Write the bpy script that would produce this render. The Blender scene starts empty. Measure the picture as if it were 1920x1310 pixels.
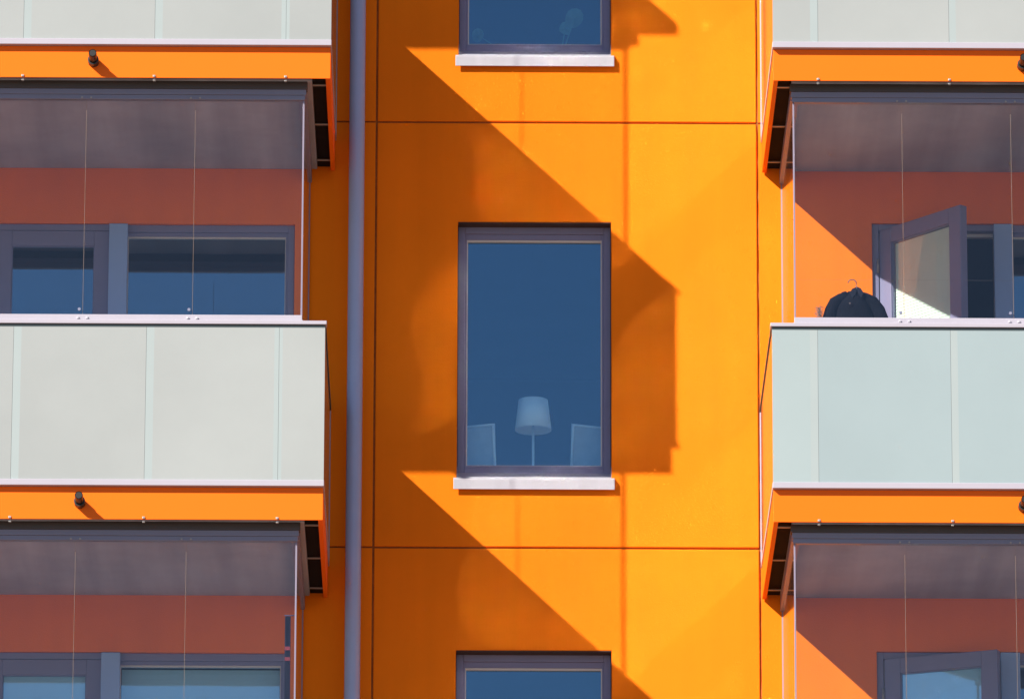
import bpy, bmesh, math, random
from mathutils import Vector, Matrix
random.seed(4)
sc = bpy.context.scene
COL = sc.collection
R = math.radians

# ------------------------------------------------------------------ camera
PITCH, YAW, ROLL = R(16.6), R(0.32), R(0.16)
DIST = 51.1
ZC = 1.6 + DIST * math.sin(PITCH)
fwd = Vector((math.sin(YAW) * math.cos(PITCH), math.cos(YAW) * math.cos(PITCH), math.sin(PITCH)))
right = fwd.cross(Vector((0, 0, 1))).normalized()
upv = right.cross(fwd)
r2 = right * math.cos(ROLL) + upv * math.sin(ROLL)
u2 = upv * math.cos(ROLL) - right * math.sin(ROLL)
cam = bpy.data.cameras.new('camera')
cam.sensor_width = 36.0
cam.lens = 36.0 * 14160.0 / 1920.0
cam.clip_start = 0.5
cam.clip_end = 3000.0
co = bpy.data.objects.new('camera', cam)
COL.objects.link(co)
m = Matrix((r2, u2, -fwd)).transposed().to_4x4()
m.translation = Vector((0, 0, ZC)) - fwd * DIST
co.matrix_world = m
sc.camera = co

# ------------------------------------------------------------------ light
SUN_TRAVEL = Vector((2.32, 2.0, -2.158)).normalized()
SUN_EL = math.asin(-SUN_TRAVEL.z)
SUN_AZ = math.atan2(-SUN_TRAVEL.x, -SUN_TRAVEL.y) % (2 * math.pi)
world = bpy.data.worlds.new('World')
sc.world = world
world.use_nodes = True
wn = world.node_tree
sky = wn.nodes.new('ShaderNodeTexSky')
sky.sky_type = 'NISHITA'
sky.sun_disc = False
sky.sun_elevation = SUN_EL
sky.sun_rotation = SUN_AZ
sky.altitude = 50
sky.air_density = 1.0
sky.dust_density = 0.1
sky.ozone_density = 4.5
wn.nodes['Background'].inputs['Strength'].default_value = 0.052
wn.links.new(sky.outputs[0], wn.nodes['Background'].inputs['Color'])
sun = bpy.data.lights.new('sun', 'SUN')
sun.energy = 5.0
sun.angle = R(0.53)
sun.color = (1.0, 0.93, 0.82)
so = bpy.data.objects.new('sun', sun)
so.rotation_euler = SUN_TRAVEL.to_track_quat('-Z', 'Y').to_euler()
so.location = (-30, -30, 45)
COL.objects.link(so)
sc.view_settings.view_transform = 'Standard'
sc.view_settings.look = 'None'
sc.view_settings.gamma = 1.0
sc.view_settings.exposure = 1.12
sc.view_settings.use_curve_mapping = False
sc.render.engine = 'CYCLES'
cy = sc.cycles
cy.use_denoising = True
cy.max_bounces = 8
cy.diffuse_bounces = 4
cy.glossy_bounces = 4
cy.transparent_max_bounces = 20
cy.caustics_reflective = True
cy.blur_glossy = 0.1
cy.sample_clamp_indirect = 0.0

# ------------------------------------------------------------------ materials
def nodes_of(name):
    mt = bpy.data.materials.new(name)
    mt.use_nodes = True
    return mt, mt.node_tree

def paint(name, col, rough=0.6, metallic=0.0, var=0.05, scale=3.0, bump=0.0, bscale=120.0, spec=0.5, coat=0.0, streak=0.0, sdir=(14.0, 14.0, 0.5)):
    """Principled with soft tone variation, optional fine relief and vertical rain streaks."""
    mt, nt = nodes_of(name)
    b = nt.nodes['Principled BSDF']
    b.inputs['Roughness'].default_value = rough
    b.inputs['Metallic'].default_value = metallic
    b.inputs['Specular IOR Level'].default_value = spec
    b.inputs['Coat Weight'].default_value = coat
    b.inputs['Coat Roughness'].default_value = 0.08
    geo = nt.nodes.new('ShaderNodeNewGeometry')
    n1 = nt.nodes.new('ShaderNodeTexNoise')
    n1.inputs['Scale'].default_value = scale
    n1.inputs['Detail'].default_value = 6
    n1.inputs['Roughness'].default_value = 0.6
    nt.links.new(geo.outputs['Position'], n1.inputs['Vector'])
    mr = nt.nodes.new('ShaderNodeMapRange')
    mr.inputs['From Min'].default_value = 0.25
    mr.inputs['From Max'].default_value = 0.75
    mr.inputs['To Min'].default_value = 1.0 - var
    mr.inputs['To Max'].default_value = 1.0 + var
    nt.links.new(n1.outputs['Fac'], mr.inputs['Value'])
    fac = mr.outputs[0]
    if streak:
        mp = nt.nodes.new('ShaderNodeMapping')
        mp.inputs['Scale'].default_value = sdir
        nt.links.new(geo.outputs['Position'], mp.inputs['Vector'])
        n2 = nt.nodes.new('ShaderNodeTexNoise')
        n2.inputs['Scale'].default_value = 1.0
        n2.inputs['Detail'].default_value = 4
        nt.links.new(mp.outputs[0], n2.inputs['Vector'])
        m2 = nt.nodes.new('ShaderNodeMapRange')
        m2.inputs['From Min'].default_value = 0.35
        m2.inputs['From Max'].default_value = 0.7
        m2.inputs['To Min'].default_value = 1.0
        m2.inputs['To Max'].default_value = 1.0 - streak
        nt.links.new(n2.outputs['Fac'], m2.inputs['Value'])
        mu = nt.nodes.new('ShaderNodeMath'); mu.operation = 'MULTIPLY'
        nt.links.new(fac, mu.inputs[0]); nt.links.new(m2.outputs[0], mu.inputs[1])
        fac = mu.outputs[0]
    vm = nt.nodes.new('ShaderNodeVectorMath'); vm.operation = 'SCALE'
    vm.inputs[0].default_value = col
    nt.links.new(fac, vm.inputs['Scale'])
    nt.links.new(vm.outputs[0], b.inputs['Base Color'])
    if bump:
        n3 = nt.nodes.new('ShaderNodeTexNoise')
        n3.inputs['Scale'].default_value = bscale
        n3.inputs['Detail'].default_value = 5
        nt.links.new(geo.outputs['Position'], n3.inputs['Vector'])
        bp = nt.nodes.new('ShaderNodeBump')
        bp.inputs['Strength'].default_value = 1.0
        bp.inputs['Distance'].default_value = bump
        nt.links.new(n3.outputs['Fac'], bp.inputs['Height'])
        nt.links.new(bp.outputs[0], b.inputs['Normal'])
    return mt

def glass(name, tint, refl, r0, rough=0.0, dust=0.0, dust_col=(0.7, 0.7, 0.72), wave=0.0):
    """Thin pane: clear transmission, Schlick mirror reflection (same on both faces), a little dust."""
    mt, nt = nodes_of(name)
    nt.nodes.remove(nt.nodes['Principled BSDF'])
    out = nt.nodes['Material Output']
    geo = nt.nodes.new('ShaderNodeNewGeometry')
    dot = nt.nodes.new('ShaderNodeVectorMath'); dot.operation = 'DOT_PRODUCT'
    nt.links.new(geo.outputs['Incoming'], dot.inputs[0])
    nt.links.new(geo.outputs['Normal'], dot.inputs[1])
    def mth(op, a, b=None):
        n = nt.nodes.new('ShaderNodeMath'); n.operation = op
        for i, v in enumerate((a, b)):
            if v is None: continue
            if isinstance(v, (int, float)): n.inputs[i].default_value = v
            else: nt.links.new(v, n.inputs[i])
        return n.outputs[0]
    c = mth('ABSOLUTE', dot.outputs['Value'])
    k = mth('POWER', mth('SUBTRACT', 1.0, c), 5.0)
    fr = mth('ADD', mth('MULTIPLY', k, 1.0 - r0), r0)
    tr = nt.nodes.new('ShaderNodeBsdfTransparent'); tr.inputs['Color'].default_value = (*tint, 1)
    gl = nt.nodes.new('ShaderNodeBsdfGlossy'); gl.inputs['Color'].default_value = (*refl, 1); gl.inputs['Roughness'].default_value = rough
    if wave:
        n3 = nt.nodes.new('ShaderNodeTexNoise'); n3.inputs['Scale'].default_value = 2.2; n3.inputs['Detail'].default_value = 1
        nt.links.new(geo.outputs['Position'], n3.inputs['Vector'])
        bp = nt.nodes.new('ShaderNodeBump'); bp.inputs['Distance'].default_value = wave
        nt.links.new(n3.outputs['Fac'], bp.inputs['Height']); nt.links.new(bp.outputs[0], gl.inputs['Normal'])
    mx = nt.nodes.new('ShaderNodeMixShader')
    nt.links.new(fr, mx.inputs[0]); nt.links.new(tr.outputs[0], mx.inputs[1]); nt.links.new(gl.outputs[0], mx.inputs[2])
    last = mx
    if dust:
        n4 = nt.nodes.new('ShaderNodeTexNoise'); n4.inputs['Scale'].default_value = 1.6; n4.inputs['Detail'].default_value = 5
        nt.links.new(geo.outputs['Position'], n4.inputs['Vector'])
        df = nt.nodes.new('ShaderNodeBsdfDiffuse'); df.inputs['Color'].default_value = (*dust_col, 1)
        m2 = nt.nodes.new('ShaderNodeMixShader')
        nt.links.new(mth('MULTIPLY', n4.outputs['Fac'], dust * 2.0), m2.inputs[0])
        nt.links.new(mx.outputs[0], m2.inputs[1]); nt.links.new(df.outputs[0], m2.inputs[2])
        last = m2
    nt.links.new(last.outputs[0], out.inputs['Surface'])
    return mt

M = {}
M['wall'] = paint('orange_render', (0.85, 0.188, 0.0045), 0.88, var=0.07, scale=1.1, bump=0.0014, bscale=110, spec=0.12, streak=0.055, sdir=(6.0, 6.0, 0.35))
M['fascia'] = paint('orange_sheet_metal', (0.85, 0.140, 0.005), 0.45, var=0.025, scale=1.0, spec=0.15, bump=0.0004, bscale=5)
M['sealant'] = paint('joint_sealant', (0.30, 0.085, 0.012), 0.9, var=0.25, scale=30)
M['frame'] = paint('blue_grey_frame', (0.185, 0.188, 0.315), 0.45, var=0.04, scale=6)
M['mullion'] = paint('light_blue_grey', (0.28, 0.42, 0.72), 0.45, var=0.04, scale=6)
M['bead'] = paint('pale_glazing_bead', (0.55, 0.53, 0.52), 0.5, var=0.04)
M['alu'] = paint('white_aluminium', (0.345, 0.325, 0.385), 0.45, var=0.03, scale=5)
M['sill'] = paint('light_sheet_sill', (0.44, 0.43, 0.49), 0.4, var=0.05, scale=9, streak=0.06)
M['rail'] = paint('grey_glazing_rail', (0.17, 0.18, 0.26), 0.4, var=0.04)
M['gasket'] = paint('dark_gasket', (0.03, 0.05, 0.06), 0.6, var=0.1)
M['concrete'] = paint('bare_concrete', (0.37, 0.39, 0.45), 0.85, var=0.16, scale=1.5, bump=0.001, bscale=30, streak=0.30, sdir=(4.0, 0.25, 4.0))
M['dark'] = paint('black_membrane', (0.010, 0.009, 0.009), 0.8, var=0.1, spec=0.1)  # near-black tone paints in the shade of the open slab edge
M['steel'] = paint('zinc_steel', (0.32, 0.31, 0.30), 0.4, metallic=0.3, var=0.05)
M['black'] = paint('black_plastic', (0.012, 0.011, 0.011), 0.45, var=0.1)
M['milk'] = paint('milk_glass', (0.292, 0.312, 0.312), 0.35, var=0.085, scale=0.7, spec=0.5, coat=0.25)
M['milk_teal'] = paint('milk_glass_teal', (0.250, 0.310, 0.328), 0.35, var=0.05, scale=0.9, spec=0.5, coat=0.25)
M['band'] = paint('clear_edge_band', (0.290, 0.336, 0.342), 0.35, var=0.02, coat=0.25)
M['seal'] = paint('pane_seal', (0.15, 0.12, 0.11), 0.6, var=0.1)
M['pipe'] = paint('grey_downpipe', (0.34, 0.42, 0.66), 0.22, var=0.05, scale=4, streak=0.05)
M['glazing'] = glass('balcony_glass', (0.985, 0.985, 0.985), (0.88, 0.92, 1), 0.033, rough=0.04, dust=0.0012, wave=0.0006)
M['pane'] = glass('window_glass', (0.85, 0.97, 1.0), (0.56, 0.79, 1.0), 0.160, rough=0.0, dust=0.0, wave=0.0004)
M['side_glass'] = glass('side_glass', (0.97, 0.98, 0.975), (1, 1, 1), 0.035, rough=0.06, dust=0.001, wave=0.0003)
M['coated_glass'] = glass('coated_side_glass', (0.97, 0.98, 0.975), (1, 1, 1), 0.098, rough=0.055, dust=0.001, wave=0.0)
M['side_panel'] = paint('side_panel_glass', (0.20, 0.155, 0.10), 0.25, var=0.03, coat=1.0)
M['side_panel'].node_tree.nodes['Principled BSDF'].inputs['Coat IOR'].default_value = 2.0
M['profile'] = paint('mauve_profile', (0.20, 0.18, 0.25), 0.45, var=0.03)
M['door_blind'] = paint('beige_slats', (0.80, 0.77, 0.75), 0.7, var=0.04)
M['door_glass'] = glass('door_glass', (0.92, 0.985, 0.96), (0.9, 0.95, 1), 0.05, rough=0.0)
M['first_band'] = paint('milk_glass_end', (0.272, 0.330, 0.342), 0.35, var=0.05, scale=0.8, coat=0.25)
M['head'] = paint('dark_head_profile', (0.055, 0.048, 0.05), 0.5, var=0.05)
M['lining'] = paint('dark_reveal_lining', (0.05, 0.025, 0.02), 0.7, var=0.1)  # dark tone stands in for the shade inside the window reveal
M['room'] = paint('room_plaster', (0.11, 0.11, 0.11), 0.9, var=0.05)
M['blind'] = paint('pale_blind', (0.78, 0.84, 0.88), 0.8, var=0.03)
M['shade'] = paint('lamp_shade_cloth', (0.90, 0.93, 0.94), 0.8, var=0.03)
M['chair'] = paint('chair_weave', (0.50, 0.50, 0.50), 0.8, var=0.1, scale=12)
M['chair_frame'] = paint('chair_pale_frame', (0.85, 0.86, 0.86), 0.5, var=0.03)
M['cloth'] = paint('black_cloth', (0.0035, 0.004, 0.0075), 0.9, var=0.3, scale=14, bump=0.004, bscale=25, spec=0.06)
M['cloth2'] = paint('dark_navy_collar', (0.010, 0.011, 0.020), 0.8, var=0.2, scale=20, spec=0.1)
M['fur'] = paint('grey_fur', (0.16, 0.13, 0.12), 0.9, var=0.3, scale=60)
M['wire'] = paint('hanger_wire', (0.09, 0.07, 0.07), 0.5, metallic=0.0, var=0.05)
M['navy'] = paint('navy_cloth', (0.035, 0.035, 0.075), 0.85, var=0.15, scale=15)
M['red'] = paint('red_cloth', (0.12, 0.008, 0.02), 0.85, var=0.15, scale=25)
M['leaf'] = paint('pale_leaf', (0.17, 0.30, 0.18), 0.45, var=0.2, scale=12)
M['pot'] = paint('white_pot', (0.6, 0.6, 0.58), 0.4, var=0.03)
M['ground'] = paint('paving', (0.22, 0.15, 0.11), 0.9, var=0.2, scale=0.4)  # out of view; reddish tone picked so its bounce warms the shaded walls
M['roof'] = paint('roof_felt', (0.08, 0.08, 0.085), 0.85, var=0.1)

# ------------------------------------------------------------------ helpers
def box(bm, x0, x1, y0, y1, z0, z1, mi=0):
    if x0 > x1: x0, x1 = x1, x0
    v = [bm.verts.new(p) for p in ((x0,y0,z0),(x1,y0,z0),(x1,y1,z0),(x0,y1,z0),(x0,y0,z1),(x1,y0,z1),(x1,y1,z1),(x0,y1,z1))]
    for q in ((0,3,2,1),(4,5,6,7),(0,1,5,4),(1,2,6,5),(2,3,7,6),(3,0,4,7)):
        f = bm.faces.new([v[i] for i in q]); f.material_index = mi

def prism(bm, pts, a0, a1, axis='x'):
    """Extrude a closed outline; axis x: pts are (y,z)."""
    def P(p, a): return (a, p[0], p[1]) if axis == 'x' else ((p[0], a, p[1]) if axis == 'y' else (p[0], p[1], a))
    A = [bm.verts.new(P(p, a0)) for p in pts]; B = [bm.verts.new(P(p, a1)) for p in pts]
    n = len(pts)
    bm.faces.new(A); bm.faces.new(B[::-1])
    for i in range(n): bm.faces.new((A[i], B[i], B[(i+1) % n], A[(i+1) % n]))
    bmesh.ops.recalc_face_normals(bm, faces=bm.faces)

def tube(bm, path, rad, n=10, caps=True, sx=1.0, sy=1.0):
    path = [Vector(p) for p in path]
    rads = rad if isinstance(rad, (list, tuple)) else [rad] * len(path)
    rings = []
    for i, p in enumerate(path):
        d = (path[min(i+1, len(path)-1)] - path[max(i-1, 0)]).normalized()
        a = d.cross(Vector((0, 0, 1)))
        if a.length < 1e-3: a = Vector((1, 0, 0))
        a.normalize(); b = d.cross(a)
        rings.append([bm.verts.new(p + (a * math.cos(2*math.pi*k/n) * sx + b * math.sin(2*math.pi*k/n) * sy) * rads[i]) for k in range(n)])
    for r0_, r1_ in zip(rings, rings[1:]):
        for k in range(n):
            f = bm.faces.new((r0_[k], r0_[(k+1) % n], r1_[(k+1) % n], r1_[k])); f.smooth = True
    if caps:
        bm.faces.new(rings[0][::-1]); bm.faces.new(rings[-1])
    bmesh.ops.recalc_face_normals(bm, faces=bm.faces)

def mesh_of(name, bm, mats):
    me = bpy.data.meshes.new(name)
    bm.to_mesh(me); bm.free()
    for x in (mats if isinstance(mats, (list, tuple)) else [mats]):
        me.materials.append(x)
    return me

def obj(name, me, parent=None, loc=(0, 0, 0), bevel=0.0, rot=None):
    o = bpy.data.objects.new(name, me)
    COL.objects.link(o)
    o.location = loc
    if rot: o.rotation_euler = rot
    if parent: o.parent = parent
    if bevel:
        b = o.modifiers.new('bevel', 'BEVEL'); b.width = bevel; b.segments = 2; b.limit_method = 'ANGLE'; b.angle_limit = R(40)
    return o

def boxobj(name, b, mat, parent, loc=(0, 0, 0), bevel=0.0):
    bm = bmesh.new(); box(bm, *b)
    return obj(name, mesh_of(name, bm, mat), parent, loc, bevel)

def tag(o, label=None, cat=None, group=None, kind=None):
    for k, v in (('label', label), ('category', cat), ('group', group), ('kind', kind)):
        if v: o[k] = v
    return o

def holed(x0, x1, z0, z1, y0, y1, holes):
    """A slab with rectangular openings, reveals included."""
    xs = sorted({x0, x1, *[h[i] for h in holes for i in (0, 1)]})
    zs = sorted({z0, z1, *[h[i] for h in holes for i in (2, 3)]})
    nx, nz = len(xs) - 1, len(zs) - 1
    solid = [[not any(h[0] <= (xs[i]+xs[i+1])/2 <= h[1] and h[2] <= (zs[j]+zs[j+1])/2 <= h[3] for h in holes) for j in range(nz)] for i in range(nx)]
    bm = bmesh.new(); V = {}
    def v(i, y, j):
        k = (i, y, j)
        if k not in V: V[k] = bm.verts.new((xs[i], y, zs[j]))
        return V[k]
    S = lambda i, j: 0 <= i < nx and 0 <= j < nz and solid[i][j]
    for i in range(nx):
        for j in range(nz):
            if not solid[i][j]: continue
            bm.faces.new((v(i,y0,j), v(i+1,y0,j), v(i+1,y0,j+1), v(i,y0,j+1)))
            bm.faces.new((v(i,y1,j), v(i,y1,j+1), v(i+1,y1,j+1), v(i+1,y1,j)))
            if not S(i-1, j): bm.faces.new((v(i,y0,j), v(i,y0,j+1), v(i,y1,j+1), v(i,y1,j)))
            if not S(i+1, j): bm.faces.new((v(i+1,y0,j), v(i+1,y1,j), v(i+1,y1,j+1), v(i+1,y0,j+1)))
            if not S(i, j-1): bm.faces.new((v(i,y0,j), v(i,y1,j), v(i+1,y1,j), v(i+1,y0,j)))
            if not S(i, j+1): bm.faces.new((v(i,y0,j+1), v(i+1,y0,j+1), v(i+1,y1,j+1), v(i,y1,j+1)))
    bmesh.ops.recalc_face_normals(bm, faces=bm.faces)
    return bm

# ------------------------------------------------------------------ ground
bm = bmesh.new()
g = 900.0
f = bm.faces.new([bm.verts.new(p) for p in ((-g,-g,0),(g,-g,0),(g,g,0),(-g,g,0))])
tag(obj('ground', mesh_of('ground', bm, M['ground'])), kind='structure')

# ------------------------------------------------------------------ the building
B = bpy.data.objects.new('apartment_building', None)
COL.objects.link(B)
tag(B, 'orange rendered apartment block with stacked glazed balconies on both sides of a window column', 'building')

LEVELS = [17.675, 14.675, 11.675]          # balcony floor line of the top, middle and lower storey
XJ0, XJ1 = -0.928, 1.670                   # vertical joints
XL, XR = -6.4, 6.9
WIN = (-0.370, 0.672, 0.590, 2.427)        # window opening relative to the storey
LDOOR = (-3.56, -2.676, 0.10, 2.405)
LWIN = (-2.674, -1.478, 0.75, 2.405)
RDOOR = (2.445, 3.335, 0.10, 2.430)
RWIN = (3.337, 4.60, 0.75, 2.430)
WT = 0.26                                  # wall thickness

fw = boxobj('facade_wall', (XL, XR, 0.30, 0.34, 0.0, 11.7), M['room'], B)
rows = [(20.818, 21.3), (17.815, 20.818), (14.812, 17.815), (11.811, 14.812), (6.0, 11.811), (0.0, 6.0)]
cols = [(XL, XJ0), (XJ0, XJ1), (XJ1, XR)]
G = 0.0065
for (z0, z1) in rows:
    for ci, (x0, x1) in enumerate(cols):
        a, b, c, d = x0 + G, x1 - G, z0 + G, z1 - G
        holes = []
        for zb in LEVELS:
            hs = [[LDOOR, LWIN], [WIN], [RDOOR, RWIN]][ci]
            for h in hs:
                hz0, hz1 = max(zb + h[2], c), min(zb + h[3], d)
                if hz1 - hz0 > 0.01: holes.append((h[0], h[1], hz0, hz1))
        o = obj('wall_panel', mesh_of('wall_panel', holed(a, b, c, d, 0.0, WT, holes), M['wall']), fw, bevel=0.006)
# recessed joint filler between the panels
for (z0, z1) in rows[:-1]:
    for (x0, x1) in cols:
        boxobj('joint_sealant', (x0 + G, x1 - G, 0.014, 0.05, z0 - G, z0 + G), M['sealant'], fw)
for xj in (XJ0, XJ1):
    bm = bmesh.new()
    # slightly wavy bead of sealant
    z = 6.0; pts = []
    n = 240
    for i in range(n + 1):
        zz = z + (21.3 - z) * i / n
        pts.append((zz, 0.012 + random.uniform(-0.004, 0.004)))
    F0 = [bm.verts.new((xj - G, y, zz)) for zz, y in pts]; F1 = [bm.verts.new((xj + G, y + random.uniform(-.002, .002), zz)) for zz, y in pts]
    K0 = [bm.verts.new((xj - G, 0.05, zz)) for zz, y in (pts[0], pts[-1])]; K1 = [bm.verts.new((xj + G, 0.05, zz)) for zz, y in (pts[0], pts[-1])]
    for i in range(n): bm.faces.new((F0[i], F1[i], F1[i+1], F0[i+1]))
    bm.faces.new((K0[0], K0[1], K1[1], K1[0])); bm.faces.new((F0[0], K0[0], K1[0], F1[0])); bm.faces.new((F0[-1], F1[-1], K1[1], K0[1]))
    bmesh.ops.recalc_face_normals(bm, faces=bm.faces)
    obj('joint_sealant', mesh_of('joint_sealant', bm, M['sealant']), fw)
boxobj('roof', (XL - 0.1, XR + 0.1, -0.15, 9.0, 21.3, 21.45), M['roof'], B, bevel=0.01)
for nm, bx in (('end_wall', (XL, XL + .2, 0.345, 9.0, 0, 21.3)), ('end_wall', (XR - .2, XR, 0.345, 9.0, 0, 21.3)), ('rear_wall', (XL, XR, 9.002, 9.2, 0, 21.3))):
    boxobj(nm, bx, M['wall'], B)

# rooms behind the glass
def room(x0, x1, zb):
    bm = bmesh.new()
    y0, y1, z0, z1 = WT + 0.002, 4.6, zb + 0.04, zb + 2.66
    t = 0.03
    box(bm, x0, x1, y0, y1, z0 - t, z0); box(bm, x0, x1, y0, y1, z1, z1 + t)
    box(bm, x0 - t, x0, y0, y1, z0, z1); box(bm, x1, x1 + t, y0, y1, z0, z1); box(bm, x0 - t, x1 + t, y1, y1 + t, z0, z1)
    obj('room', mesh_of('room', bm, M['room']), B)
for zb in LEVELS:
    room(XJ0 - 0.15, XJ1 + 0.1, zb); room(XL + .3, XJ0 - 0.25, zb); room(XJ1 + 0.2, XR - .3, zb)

# ------------------------------------------------------------------ windows between the balconies
def ring(bm, x0, x1, z0, z1, y0, y1, w, wt=None, wb=None):
    wt = wt or w; wb = wb or w
    box(bm, x0, x0 + w, y0, y1, z0, z1); box(bm, x1 - w, x1, y0, y1, z0, z1)
    box(bm, x0 + w, x1 - w, y0, y1, z1 - wt, z1); box(bm, x0 + w, x1 - w, y0, y1, z0, z0 + wb)

def facade_window(zb, label):
    x0, x1, z0, z1 = WIN
    e = 0.002
    zs = z0; z0 = z0 + .090
    bm = bmesh.new(); ring(bm, x0 + e, x1 - e, z0 + e, z1 - e, 0.105, 0.20, 0.048, 0.050, 0.038)
    w = obj('window', mesh_of('window', bm, M['frame']), B, (0, 0, zb), bevel=0.004)
    tag(w, label)
    bm = bmesh.new(); ring(bm, x0 + .050, x1 - .050, z0 + .040, z1 - .052, 0.118, 0.19, 0.012, 0.040, 0.020)
    obj('sash', mesh_of('sash', bm, [M['frame']]), w, bevel=0.002)
    bm = bmesh.new(); ring(bm, x0 + .0622, x1 - .0622, z0 + .0602, z1 - .0922, 0.124, 0.150, 0.007, 0.014, 0.004)
    obj('glazing_bead', mesh_of('glazing_bead', bm, M['bead']), w)
    boxobj('pane', (x0 + .0694, x1 - .0694, 0.138, 0.146, z0 + .0644, z1 - .1064), M['pane'], w)
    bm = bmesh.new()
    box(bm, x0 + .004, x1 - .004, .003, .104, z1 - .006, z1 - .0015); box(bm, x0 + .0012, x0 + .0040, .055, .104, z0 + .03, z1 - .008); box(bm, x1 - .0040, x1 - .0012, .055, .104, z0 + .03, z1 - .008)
    obj('reveal_lining', mesh_of('reveal_lining', bm, M['lining']), w)  # thin dark strips paint in the shade under the head and along the jambs
    # sloping sheet sill with a folded lip and upturned ends
    bm = bmesh.new()
    prism(bm, [(0.104, zs + .094), (0.001, zs + .035), (0.001, zs + .029), (0.104, zs + .088)], x0 + .003, x1 - .003)
    box(bm, x0 + .0012, x0 + .0028, .001, .104, zs + .02, zs + .11); box(bm, x1 - .0028, x1 - .0012, .001, .104, zs + .02, zs + .11)
    bm2 = bmesh.new()
    prism(bm2, [(-.001, zs + .034), (-.030, zs + .017), (-.034, zs + .012), (-.034, zs - .056), (-.028, zs - .056), (-.028, zs + .010), (-.001, zs + .026)], x0 - .022, x1 + .022)
    s = obj('sill', mesh_of('sill', bm, M['sill']), w)
    obj('sill_lip', mesh_of('sill_lip', bm2, M['sill']), w, bevel=0.003)
for zb, lb in zip(LEVELS, ('tall window at the top of the picture with pale leaves behind it', 'tall window in the middle with a lamp and two chairs behind it', 'tall window at the bottom edge of the picture')):
    facade_window(zb, lb)

# ------------------------------------------------------------------ balconies
L = 4.604
SEAMS = [0.297 + 0.862 * i for i in range(5)]
GJ = [0.155 + 0.715 * i for i in range(7)]
DRAIN = {(-1, 17.675): 1.558, (-1, 14.675): 1.571, (-1, 11.675): 1.57, (1, 17.675): 1.640, (1, 14.675): 1.618, (1, 11.675): 1.62}

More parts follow.
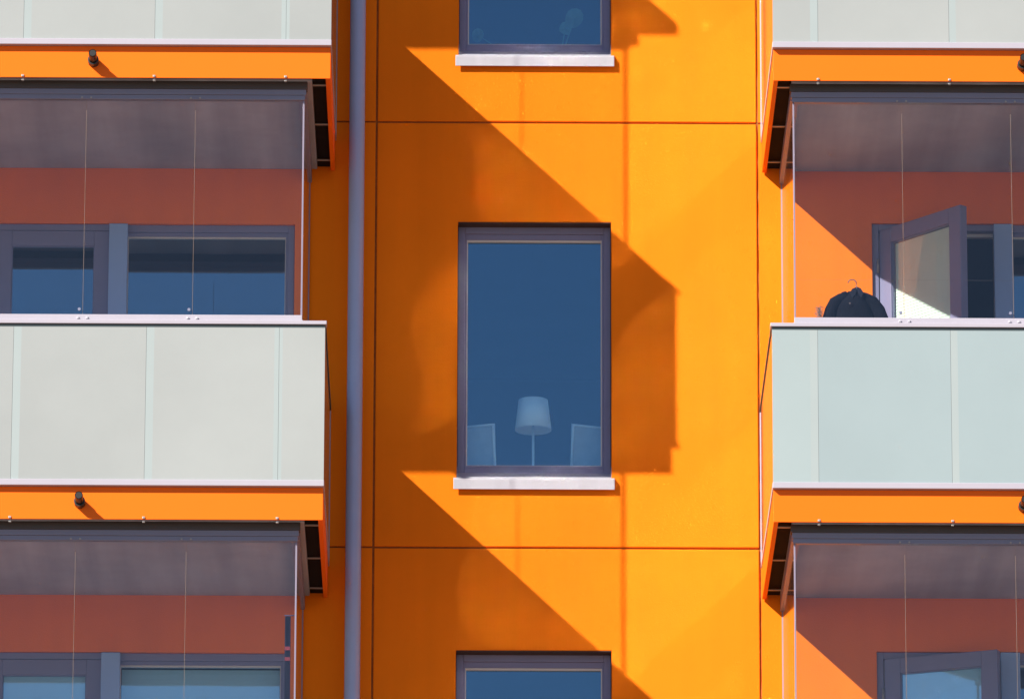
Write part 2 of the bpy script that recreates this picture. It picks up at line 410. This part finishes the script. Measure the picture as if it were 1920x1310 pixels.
def build_balcony(s, xe, zb, dx, label):
    X = lambda a: xe + s * a
    milk = M['milk_teal'] if (s > 0 and zb < 16) else M['milk']
    org = (dx, 0, zb)
    # slab is the body of the balcony
    bm = bmesh.new(); box(bm, X(.125), X(L - .125), -1.880, -0.003, -.205, -.018)
    bal = tag(obj('balcony', mesh_of('balcony', bm, M['concrete']), B, org, bevel=0.008), label)
    def P(name, b, mat, bev=0.0): return boxobj(name, b, mat, bal, bevel=bev)
    # black fill standing in for the deep shade between slab and cladding
    bm = bmesh.new()
    box(bm, X(.036), X(.1235), -1.958, -0.006, -.186, -.002); box(bm, X(L - .036), X(L - .1235), -1.958, -0.006, -.186, -.002)
    box(bm, X(.125), X(L - .125), -1.958, -1.882, -.186, -.002)
    obj('edge_membrane', mesh_of('edge_membrane', bm, M['dark']), bal)
    P('fascia', (X(.003), X(L - .003), -1.974, -1.966, -.217, -.001), M['fascia'], .002)
    P('side_fascia', (X(.004), X(.034), -1.964, -0.012, -.217, -.001), M['fascia'], .002)
    P('side_fascia', (X(L - .004), X(L - .034), -1.964, -0.012, -.217, -.001), M['fascia'], .002)
    for y in (-1.79, -0.97, -0.20):
        P('bracket', (X(.0345), X(.1235), y - .011, y + .011, -.205, -.199), M['steel'])
    # bottom rail, front and sides
    P('bottom_rail', (X(-.003), X(L + .003), -2.013, -1.930, 0.0, .040), M['alu'], .003)
    P('side_rail', (X(-.003), X(.040), -1.928, -0.004, 0.0, .036), M['alu'], .003)
    P('side_rail', (X(L + .003), X(L - .040), -1.928, -0.004, 0.0, .036), M['alu'], .003)
    # milk glass panels
    cuts = [0.0] + SEAMS + [L]
    for i in range(len(cuts) - 1):
        a0, a1 = cuts[i] + (.0008 if i else 0), cuts[i+1] - .0008
        bw = .050
        bm = bmesh.new()
        z0, z1 = .0415, 1.070
        # clear strip along the edge that lies over the post
        if s < 0:
            if i == 0: box(bm, X(a0), X(a1 - .022), -2.0, -1.988, z0, z1, 0); box(bm, X(a1 - .022), X(a1), -2.0, -1.988, z0, z1, 1)
            elif i == 1: box(bm, X(a0), X(a0 + .030), -2.0, -1.988, z0, z1, 1); box(bm, X(a0 + .030), X(a1 - .050), -2.0, -1.988, z0, z1, 0); box(bm, X(a1 - .050), X(a1), -2.0, -1.988, z0, z1, 1)
            else: box(bm, X(a0), X(a1 - bw), -2.0, -1.988, z0, z1, 0); box(bm, X(a1 - bw), X(a1), -2.0, -1.988, z0, z1, 1)
        else:
            if i == 0: box(bm, X(a0), X(a1 - .05), -2.0, -1.988, z0, z1, 2); box(bm, X(a1 - .05), X(a1), -2.0, -1.988, z0, z1, 1)
            else: box(bm, X(a0), X(a0 + .045), -2.0, -1.988, z0, z1, 1 if i > 1 else 0); box(bm, X(a0 + .045), X(a1), -2.0, -1.988, z0, z1, 0)
        bmesh.ops.remove_doubles(bm, verts=bm.verts, dist=1e-5)
        obj('balustrade_panel', mesh_of('balustrade_panel', bm, [milk, M['band'], M['first_band'] if zb < 16 else milk]), bal)
    for xa in (0.0, L):
        q = 1 if xa == 0 else -1
        P('side_panel', (X(xa), X(xa + q * .012), -1.987, -0.022, .038, 1.070), M['side_panel'])
        P('wall_profile', (X(xa - q * .004), X(xa + q * .030), -0.021, -0.001, .038, 1.084), M['alu'], .002)
        P('side_cap', (X(xa - q * .006), X(xa + q * .050), -1.932, -0.003, 1.088, 1.110), M['gasket'] , .002)
    for a in SEAMS:
        P('post', (X(a - .025), X(a + .025), -1.986, -1.945, .041, 1.084), M['alu'], .002)
        P('bolt', (X(a - .009), X(a + .009), -1.981, -1.9745, -.214, -.199), M['steel'], .003)
        P('bolt', (X(a - .009), X(a + .009), -1.963, -1.943, -.234, -.200), M['steel'], .003)
    P('gasket', (X(.001), X(L - .001), -2.002, -1.987, 1.0705, 1.0875), M['gasket'])
    P('cap_rail', (X(-.010), X(L + .010), -2.014, -1.934, 1.088, 1.113), M['alu'], .003)
    # drain stub
    a = DRAIN[(s, zb)]
    bm = bmesh.new(); zz = -.112
    tube(bm, [(X(a), -1.969, zz), (X(a), -2.035, zz)], .036, 20, caps=False)
    tube(bm, [(X(a), -2.035, zz), (X(a), -2.036, zz)], [.036, .027], 20, caps=False)
    tube(bm, [(X(a), -2.0, zz), (X(a), -2.13, zz + .012)], .026, 20, caps=False)
    tube(bm, [(X(a), -2.13, zz + .012), (X(a), -2.06, zz + .006)], .022, 20, caps=True)
    obj('drain_pipe', mesh_of('drain_pipe', bm, M['black']), bal)
    # sliding glazing
    bm = bmesh.new(); g0, g1 = GJ[0], GJ[-1]
    box(bm, X(g0 - .008), X(g1 + .008), -1.872, -1.802, 1.114, 1.160); box(bm, X(g0 - .002), X(g1 + .002), -1.862, -1.818, 1.1602, 1.196)
    obj('glazing_rail', mesh_of('glazing_rail', bm, M['alu']), bal, bevel=.003)
    bm = bmesh.new()
    box(bm, X(g0 - .020), X(g1 + .020), -1.876, -1.802, 2.742, 2.794, 1); box(bm, X(g0 - .012), X(g1 + .012), -1.869, -1.808, 2.704, 2.7418); box(bm, X(g0 - .006), X(g1 + .006), -1.862, -1.818, 2.672, 2.7038)
    obj('glazing_rail', mesh_of('glazing_rail', bm, [M['rail'], M['head']]), bal, bevel=.003)
    for xa, q in ((g0, 1), (g1, -1)):
        bm = bmesh.new()
        box(bm, X(xa - q * .008), X(xa + q * .030), -1.801, -0.012, 1.114, 1.170)
        obj('glazing_side_rail', mesh_of('glazing_side_rail', bm, M['alu']), bal, bevel=.003)
        bm = bmesh.new()
        box(bm, X(xa - q * .014), X(xa + q * .040), -1.801, -0.006, 2.700, 2.794)
        obj('glazing_side_rail', mesh_of('glazing_side_rail', bm, M['rail']), bal, bevel=.003)
        P('corner_seal', (X(xa - q * .002), X(xa + q * .009), -1.850, -1.834, 1.197, 2.671), M['profile'], .001)
        for k in range(3):
            y0, y1 = -1.832 + .604 * k, -1.832 + .604 * (k + 1) - .006
            P('side_pane', (X(xa), X(xa + q * .008), y0, y1, 1.171, 2.699), M['coated_glass'] if s > 0 else M['side_glass'])
        P('glazing_wall_profile', (X(xa - q * .004), X(xa + q * .010), -0.020, -0.002, 1.171, 2.699), M['profile'], .002)
    for i in range(len(GJ) - 1):
        P('glazing_pane', (X(GJ[i] + (.010 if i == 0 else .003)), X(GJ[i+1] - (.010 if i == 5 else .003)), -1.847, -1.839, 1.197, 2.671), M['glazing'])
        if i:
            P('pane_seal', (X(GJ[i] - .0011), X(GJ[i] + .0011), -1.8465, -1.8395, 1.197, 2.60), M['seal'])
            for q in (-.030, .030):
                P('hinge', (X(GJ[i] + q - .007), X(GJ[i] + q + .007), -1.873, -1.8625, 1.163, 1.177), M['sill'], .002)
                P('hinge', (X(GJ[i] + q - .006), X(GJ[i] + q + .006), -1.868, -1.8625, 2.676, 2.688), M['steel'], .001)
            bm = bmesh.new(); tube(bm, [(X(GJ[i] + .022 * -s), -1.848, 1.232), (X(GJ[i] + .022 * -s), -1.859, 1.232)], .010, 14)
            obj('knob', mesh_of('knob', bm, M['rail']), bal)
    return bal

names = {(-1, 0): 'balcony at the top left whose pale panels are cut by the picture edge',
         (-1, 1): 'left balcony with cream milk glass panels across the middle of the picture',
         (-1, 2): 'glazed balcony at the bottom left', (1, 0): 'balcony at the top right whose pale panels are cut by the picture edge',
         (1, 1): 'right balcony with bluish milk glass panels and a black jacket above', (1, 2): 'glazed balcony at the bottom right with an open door'}
for s, xe in ((-1, -1.225), (1, 1.677)):
    for li, zb in enumerate(LEVELS):
        build_balcony(s, xe, zb, (.020, 0.0, -.016)[li], names[(s, li)])
    # thin roof over the topmost balcony
    X = lambda a: xe + s * a
    bm = bmesh.new(); box(bm, X(.225), X(L - .2), -2.0, -0.003, 20.52, 20.70)
    r = obj('balcony_roof', mesh_of('balcony_roof', bm, M['concrete']), B, bevel=.01)
    boxobj('roof_edge', (X(.065), X(L - .05), -2.10, -0.004, 20.7005, 20.79), M['fascia'], r, bevel=.02)

# ------------------------------------------------------------------ doors and windows inside the balconies
def balcony_window(h, zb, blind, label=None):
    x0, x1, z0, z1 = h; e = .0015
    bm = bmesh.new(); ring(bm, x0 + e, x1 - e, z0 + e, z1 - e, 0.03, 0.13, .045, .05, .05)
    w = obj('balcony_window', mesh_of('balcony_window', bm, M['frame']), B, (0, 0, zb), bevel=.003)
    if label: tag(w, label)
    bm = bmesh.new(); ring(bm, x0 + .047, x1 - .047, z0 + .052, z1 - .052, 0.045, 0.12, .014, .026, .04)
    obj('sash', mesh_of('sash', bm, M['frame']), w, bevel=.002)
    bm = bmesh.new(); ring(bm, x0 + .0612, x1 - .0612, z0 + .0922, z1 - .0782, 0.055, 0.080, .005, .012, .005)
    obj('glazing_bead', mesh_of('glazing_bead', bm, M['bead']), w)
    boxobj('pane', (x0 + .0665, x1 - .0665, .066, .074, z0 + .0975, z1 - .0905), M['pane'], w)
    if blind: boxobj('blind', (x0 + .07, x1 - .07, .122, .128, z0 + .1, z1 - .092), M['blind'], w)
    return w

def door(h, zb, angle, hinge_left, blind, label=None):
    x0, x1, z0, z1 = h; e = .0015
    bm = bmesh.new(); ring(bm, x0 + e, x1 - e, z0 + e, z1 - e, 0.02, 0.13, .045, .045, .03)
    d = obj('balcony_door', mesh_of('balcony_door', bm, M['frame']), B, (0, 0, zb), bevel=.003)
    if label: tag(d, label)
    bm = bmesh.new(); ring(bm, x0 + .047, x1 - .047, z0 + .033, z1 - .047, .085, .128, .012, .022, .01)
    obj('weather_strip', mesh_of('weather_strip', bm, M['bead']), d)
    w = x1 - x0 - .10; zt, zl = z1 - .050, z0 + .035
    lx = x0 + .05
    loc = (lx, .015, 0)
    # leaf, modelled from the hinge, closed along +X
    bm = bmesh.new(); ring(bm, 0, w, zl, zt, 0.0, .062, .112, .105, .25)
    leaf = obj('leaf', mesh_of('leaf', bm, M['frame']), d, loc, bevel=.004, rot=(0, 0, -angle))
    def sub(nm, b, mat, bev=0.0):
        return boxobj(nm, b, mat, d, loc, bev)
    out = []
    bm = bmesh.new(); ring(bm, .1122, w - .1122, zl + .2502, zt - .1052, .012, .030, .006, .006, .006)
    out.append(obj('glazing_bead', mesh_of('glazing_bead', bm, M['frame']), d, loc))
    out.append(sub('pane', (.1184, w - .1184, .018, .024, zl + .2564, zt - .1114), M['door_glass'] if blind == 'slats' else M['pane']))
    if blind == 'slats':
        bm = bmesh.new()
        n = int((zt - zl - .37) / .022)
        for k in range(n):
            z = zl + .26 + .022 * k
            prism(bm, [(.036, z), (.0366, z), (.0396, z + .0235), (.039, z + .0235)], .120, w - .120)
        out.append(obj('blind', mesh_of('blind', bm, M['door_blind']), d, loc))
    elif blind == 'sheet':
        out.append(sub('blind', (.120, w - .120, .032, .036, zl + .257, zt - .112), M['blind']))
    bm = bmesh.new(); tube(bm, [(w - .055, 0, zl + 1.0), (w - .055, -.045, zl + 1.0), (w - .17, -.05, zl + 1.0)], .009, 8)
    out.append(obj('handle', mesh_of('handle', bm, M['steel']), d, loc))
    for k in (.25, .5 * (zt - zl), zt - zl - .25):
        bm = bmesh.new(); tube(bm, [(-.006, -.008, zl + k - .05), (-.006, -.008, zl + k + .05)], .009, 8)
        out.append(obj('hinge', mesh_of('hinge', bm, M['steel']), d, loc))
    for o in out: o.rotation_euler = (0, 0, -angle)
    return d

for zb in LEVELS[1:]:
    low = zb < 13
    balcony_window(LWIN, zb, low, 'window behind the ' + ('bottom left glazing with a pale blind' if low else 'left glazing reflecting blue sky'))
    door(LDOOR, zb, 0.0, True, 'sheet' if low else None)
    boxobj('mullion', (-2.738, -2.612, -.030, .019, .10, 2.395), M['mullion'], B, (0, 0, zb), .004)
    balcony_window(RWIN, zb, False)
    door(RDOOR, zb, R(21 if low else 49.5), True, 'sheet' if low else 'slats', 'door standing slightly open with a sky blue pane' if low else 'door standing wide open with a slatted blind')
    boxobj('mullion', (3.272, 3.402, -.030, .019, .10, 2.42), M['mullion'], B, (0, 0, zb), .004)

# ------------------------------------------------------------------ downpipe
bm = bmesh.new(); tube(bm, [(-1.060, -.115, 3.0 + i * .9) for i in range(21)], .053, 24)
dp = tag(obj('downpipe', mesh_of('downpipe', bm, M['pipe']), B), 'blue grey round downpipe running down the shaded orange wall')
for z in (19.4, 12.6, 9.6):
    bm = bmesh.new(); tube(bm, [(-1.060, -.115, z), (-1.060, -.115, z + .04)], .058, 24); box(bm, -1.075, -1.045, -.060, -.001, z + .006, z + .034)
    obj('pipe_clip', mesh_of('pipe_clip', bm, M['pipe']), dp)

# ------------------------------------------------------------------ lamp and chairs behind the middle window
FLOOR = 14.715
lamp = bpy.data.objects.new('lamp', None); COL.objects.link(lamp); lamp.location = (0.147, 0.315, FLOOR)
tag(lamp, 'lamp with a pale conical shade on a thin stem behind the middle window', 'lamp')
bm = bmesh.new(); n = 40
prof = [(.124, 1.007), (.100, 1.217), (.098, 1.217), (.122, 1.007)]
rings = [[bm.verts.new((r_ * math.cos(2*math.pi*k/n), r_ * math.sin(2*math.pi*k/n), z)) for k in range(n)] for r_, z in prof]
for i in range(4):
    for k in range(n):
        f = bm.faces.new((rings[i][k], rings[i][(k+1) % n], rings[(i+1) % 4][(k+1) % n], rings[(i+1) % 4][k])); f.smooth = i in (0, 2)
bmesh.ops.recalc_face_normals(bm, faces=bm.faces)
obj('lamp_shade', mesh_of('lamp_shade', bm, M['shade']), lamp)
bm = bmesh.new(); tube(bm, [(0, 0, .02), (0, 0, 1.14)], .0085, 12)
for k in range(3):
    a = k * 2.094; tube(bm, [(0, 0, 1.14), (.1 * math.cos(a), .1 * math.sin(a), 1.16)], .002, 6)
obj('stem', mesh_of('stem', bm, M['chair_frame']), lamp)
bm = bmesh.new(); tube(bm, [(0, 0, 0), (0, 0, .012), (0, 0, .022)], [.13, .13, .02], 28)
obj('base', mesh_of('base', bm, M['chair_frame']), lamp)

def chair(loc, rz, label):
    c = bpy.data.objects.new('chair', None); COL.objects.link(c); c.location = loc; c.rotation_euler = (0, 0, rz)
    tag(c, label, 'chair', 'chairs behind the middle window')
    # local: seat faces -Y, back at +Y
    boxobj('seat', (-.22, .22, -.22, .20, .43, .475), M['chair'], c, bevel=.012)
    bm = bmesh.new(); prism(bm, [(.205, .48), (.215, .48), (.265, 1.015), (.255, 1.015)], -.205, .205)
    obj('backrest', mesh_of('backrest', bm, M['chair']), c)
    bm = bmesh.new()
    tube(bm, [(-.215, .21, .44), (-.215, .26, 1.025), (.215, .26, 1.025), (.215, .21, .44)], .013, 10)
    obj('back_frame', mesh_of('back_frame', bm, M['chair_frame']), c)
    for sx in (-1, 1):
        for sy in (-.2, .19):
            bm = bmesh.new(); tube(bm, [(sx * .20, sy, .43), (sx * .21, sy * 1.08, 0)], [.016, .012], 10)
            obj('leg', mesh_of('leg', bm, M['chair_frame']), c)
chair((-.235, .56, FLOOR), R(160), 'pale framed chair left of the lamp behind the middle window')
chair((.528, .56, FLOOR), R(200), 'pale framed chair right of the lamp behind the middle window')

# ------------------------------------------------------------------ plant behind the top window
pl = bpy.data.objects.new('potted_plant', None); COL.objects.link(pl); pl.location = (0.30, 0.40, 17.715)
tag(pl, 'potted plant with pale rounded leaves behind the top window', 'plant')
bm = bmesh.new(); tube(bm, [(0, 0, 0), (0, 0, .30)], [.10, .14], 20); obj('pot', mesh_of('pot', bm, M['pot']), pl)
leaves = [((.125, -.02, .985), .075, 25, 10), ((.065, -.05, .90), .055, -40, -10), ((-.54, -.04, .85), .050, 10, 20), ((-.1, .08, .70), .08, 60, 0), ((.2, .05, .72), .07, -30, 10), ((-.25, .02, .68), .07, 20, -20)]
for (p, r_, az, tl) in leaves:
    bm = bmesh.new(); nn = 14
    c0 = bm.verts.new((0, -.008, 0))
    rim = [bm.verts.new((r_ * math.cos(t) * (.8 + .2 * math.sin(t)), 0.006 * math.cos(3 * t), r_ * (math.sin(t) - .15 * abs(math.cos(t))))) for t in (2 * math.pi * k / nn for k in range(nn))]
    for k in range(nn): bm.faces.new((c0, rim[k], rim[(k+1) % nn]))
    bmesh.ops.solidify(bm, geom=bm.faces[:], thickness=.002)
    obj('leaf', mesh_of('leaf', bm, M['leaf']), pl, p, rot=(R(tl), R(az), R(az * .4)))
    bm = bmesh.new(); mid = Vector((p[0] * .4, p[1] * .5, p[2] * .75)); tube(bm, [(0, 0, .28), mid, p], .004, 6)
    obj('stalk', mesh_of('stalk', bm, M['leaf']), pl)

# ------------------------------------------------------------------ jacket on a hanger
JX, JY, JZ = 2.222, -1.62, 16.19
bm = bmesh.new(); tube(bm, [(1.87, JY, JZ + .012), (6.09, JY, JZ + .012)], .0003, 6)
tag(obj('clothes_line', mesh_of('clothes_line', bm, M['wire'])), 'thin line stretched behind the right glazing that carries the hanger', 'clothes line')
hg = bpy.data.objects.new('clothes_hanger', None); COL.objects.link(hg); hg.location = (JX, JY, JZ)
tag(hg, 'wire clothes hanger whose hook rises above the black jacket', 'hanger')
bm = bmesh.new()
pts = [(-.028 * math.cos(t) , 0, -.014 + .028 * math.sin(t)) for t in (math.radians(a) for a in range(10, 211, 20))]
pts = pts + [(.030, 0, -.045), (.032, 0, -.072)]
tube(bm, pts, .0035, 8); obj('hook', mesh_of('hook', bm, M['wire']), hg)
bm = bmesh.new(); tube(bm, [(-.10, 0, -.165), (-.05, 0, -.125), (.032, 0, -.088), (.10, 0, -.140), (.15, 0, -.185)], .008, 8); obj('arm', mesh_of('arm', bm, M['wire']), hg)

jk = bpy.data.objects.new('jacket', None); COL.objects.link(jk); jk.location = (JX, JY, JZ + .005)
tag(jk, 'black jacket hanging behind the glass of the right balcony', 'jacket')
def loft(bm, secs, n=28):
    rings = []
    for (cx, cyy, cz, rx, ry, pw) in secs:
        ring_ = []
        for k in range(n):
            t = 2 * math.pi * k / n
            c_, s_ = math.cos(t), math.sin(t)
            wob = 1 + .02 * math.sin(5 * t + cz * 21) * (1 if rx > .1 else .5)
            ring_.append(bm.verts.new((cx + rx * math.copysign(abs(c_) ** pw, c_) * wob, cyy + ry * math.copysign(abs(s_) ** pw, s_) * wob, cz + .006 * math.sin(4 * t + cx * 30))))
        rings.append(ring_)
    for a_, b_ in zip(rings, rings[1:]):
        for k in range(n):
            f = bm.faces.new((a_[k], a_[(k+1) % n], b_[(k+1) % n], b_[k])); f.smooth = True
    bm.faces.new(rings[0]); bm.faces.new(rings[-1])
    bmesh.ops.recalc_face_normals(bm, faces=bm.faces)
bm = bmesh.new()
loft(bm, [(.030, 0, -.066, .022, .030, 1), (.026, 0, -.080, .042, .045, 1), (.020, 0, -.115, .070, .065, .95), (.012, 0, -.150, .100, .078, .9), (.012, 0, -.195, .125, .090, .9), (.015, 0, -.30, .150, .10, .85), (.015, 0, -.45, .165, .10, .85), (.015, 0, -.62, .185, .10, .85), (.015, 0, -.76, .195, .10, .85)])
obj('body', mesh_of('body', bm, M['cloth']), jk)
for sx in (-1, 1):
    bm = bmesh.new()
    if sx > 0: pp = [(.030, -.098, .030), (.075, -.126, .045), (.125, -.158, .052), (.165, -.212, .050), (.188, -.278, .050), (.205, -.42, .050), (.212, -.56, .048), (.212, -.70, .042)]
    else: pp = [(-.025, -.110, .032), (-.070, -.132, .045), (-.108, -.160, .050), (-.134, -.208, .048), (-.152, -.278, .050), (-.170, -.42, .050), (-.178, -.56, .048), (-.180, -.70, .042)]
    tube(bm, [(x_, -.006 * k, z_) for k, (x_, z_, r_) in enumerate(pp)], [r_ for _, _, r_ in pp], 20)
    obj('sleeve', mesh_of('sleeve', bm, M['cloth']), jk)
bm = bmesh.new()   # turned-down collar, open at the front
prism(bm, [(.028, -.062), (.052, -.074), (.070, -.104), (.056, -.140), (.034, -.110)], -.078, -.070, 'y')
prism(bm, [(.024, -.064), (-.006, -.078), (-.020, -.108), (-.004, -.142), (.020, -.112)], -.078, -.070, 'y')
obj('collar', mesh_of('collar', bm, M['cloth2']), jk, bevel=.003)
bm = bmesh.new()   # hood lying behind the left shoulder
loft(bm, [(-.030, .035, -.070, .016, .022, 1), (-.036, .035, -.078, .036, .036, 1), (-.044, .04, -.102, .056, .05, 1), (-.05, .045, -.16, .062, .05, 1)], 20)
obj('hood', mesh_of('hood', bm, M['cloth']), jk)
bm = bmesh.new()
for k in range(420):
    a = random.uniform(0, 6.283); rr = random.uniform(0, .026)
    p = Vector((-.212 + rr * math.cos(a), random.uniform(-.03, .03), -.235 + random.uniform(-.05, .055)))
    d = Vector((random.uniform(-1.2, .1), random.uniform(-.5, .5), random.uniform(-.8, .5))).normalized() * random.uniform(.012, .028)
    q = Vector((.0012, 0, .001))
    bm.faces.new([bm.verts.new(p - q), bm.verts.new(p + q), bm.verts.new(p + d)])
tag(obj('fur_trim', mesh_of('fur_trim', bm, M['fur']), jk), kind='stuff')
bm = bmesh.new(); tube(bm, [(-.022, -.098, -.185), (-.022, -.106, -.185)], .005, 10); obj('button', mesh_of('button', bm, M['wire']), jk)

# ------------------------------------------------------------------ textile in the corner of the bottom left balcony
tx = bpy.data.objects.new('hanging_textile', None); COL.objects.link(tx); tx.location = (-1.452, -1.66, 13.90)
tag(tx, 'narrow dark blue textile with red marks in the corner of the bottom left balcony', 'textile')
bm = bmesh.new(); n = 30
F0, F1 = [], []
for i in range(n + 1):
    x = -.020 + .036 * i / n; y = .018 * math.sin(i * .9)
    F0.append((bm.verts.new((x, y, 0)), bm.verts.new((x * 1.15, y * 1.2, -.75)))); 
for i in range(n): f = bm.faces.new((F0[i][0], F0[i+1][0], F0[i+1][1], F0[i][1])); f.smooth = True
bmesh.ops.solidify(bm, geom=bm.faces[:], thickness=.003)
obj('cloth', mesh_of('cloth', bm, M['navy']), tx)
bm = bmesh.new()
for z in (-.22, -.29):
    box(bm, -.019, .014, -.028, -.0245, z - .014, z + .010)
obj('red_mark', mesh_of('red_mark', bm, M['red']), tx)
bm = bmesh.new(); tube(bm, [(-.024, 0, .004), (.056, 0, .004)], .004, 8); obj('hook', mesh_of('hook', bm, M['navy']), tx)
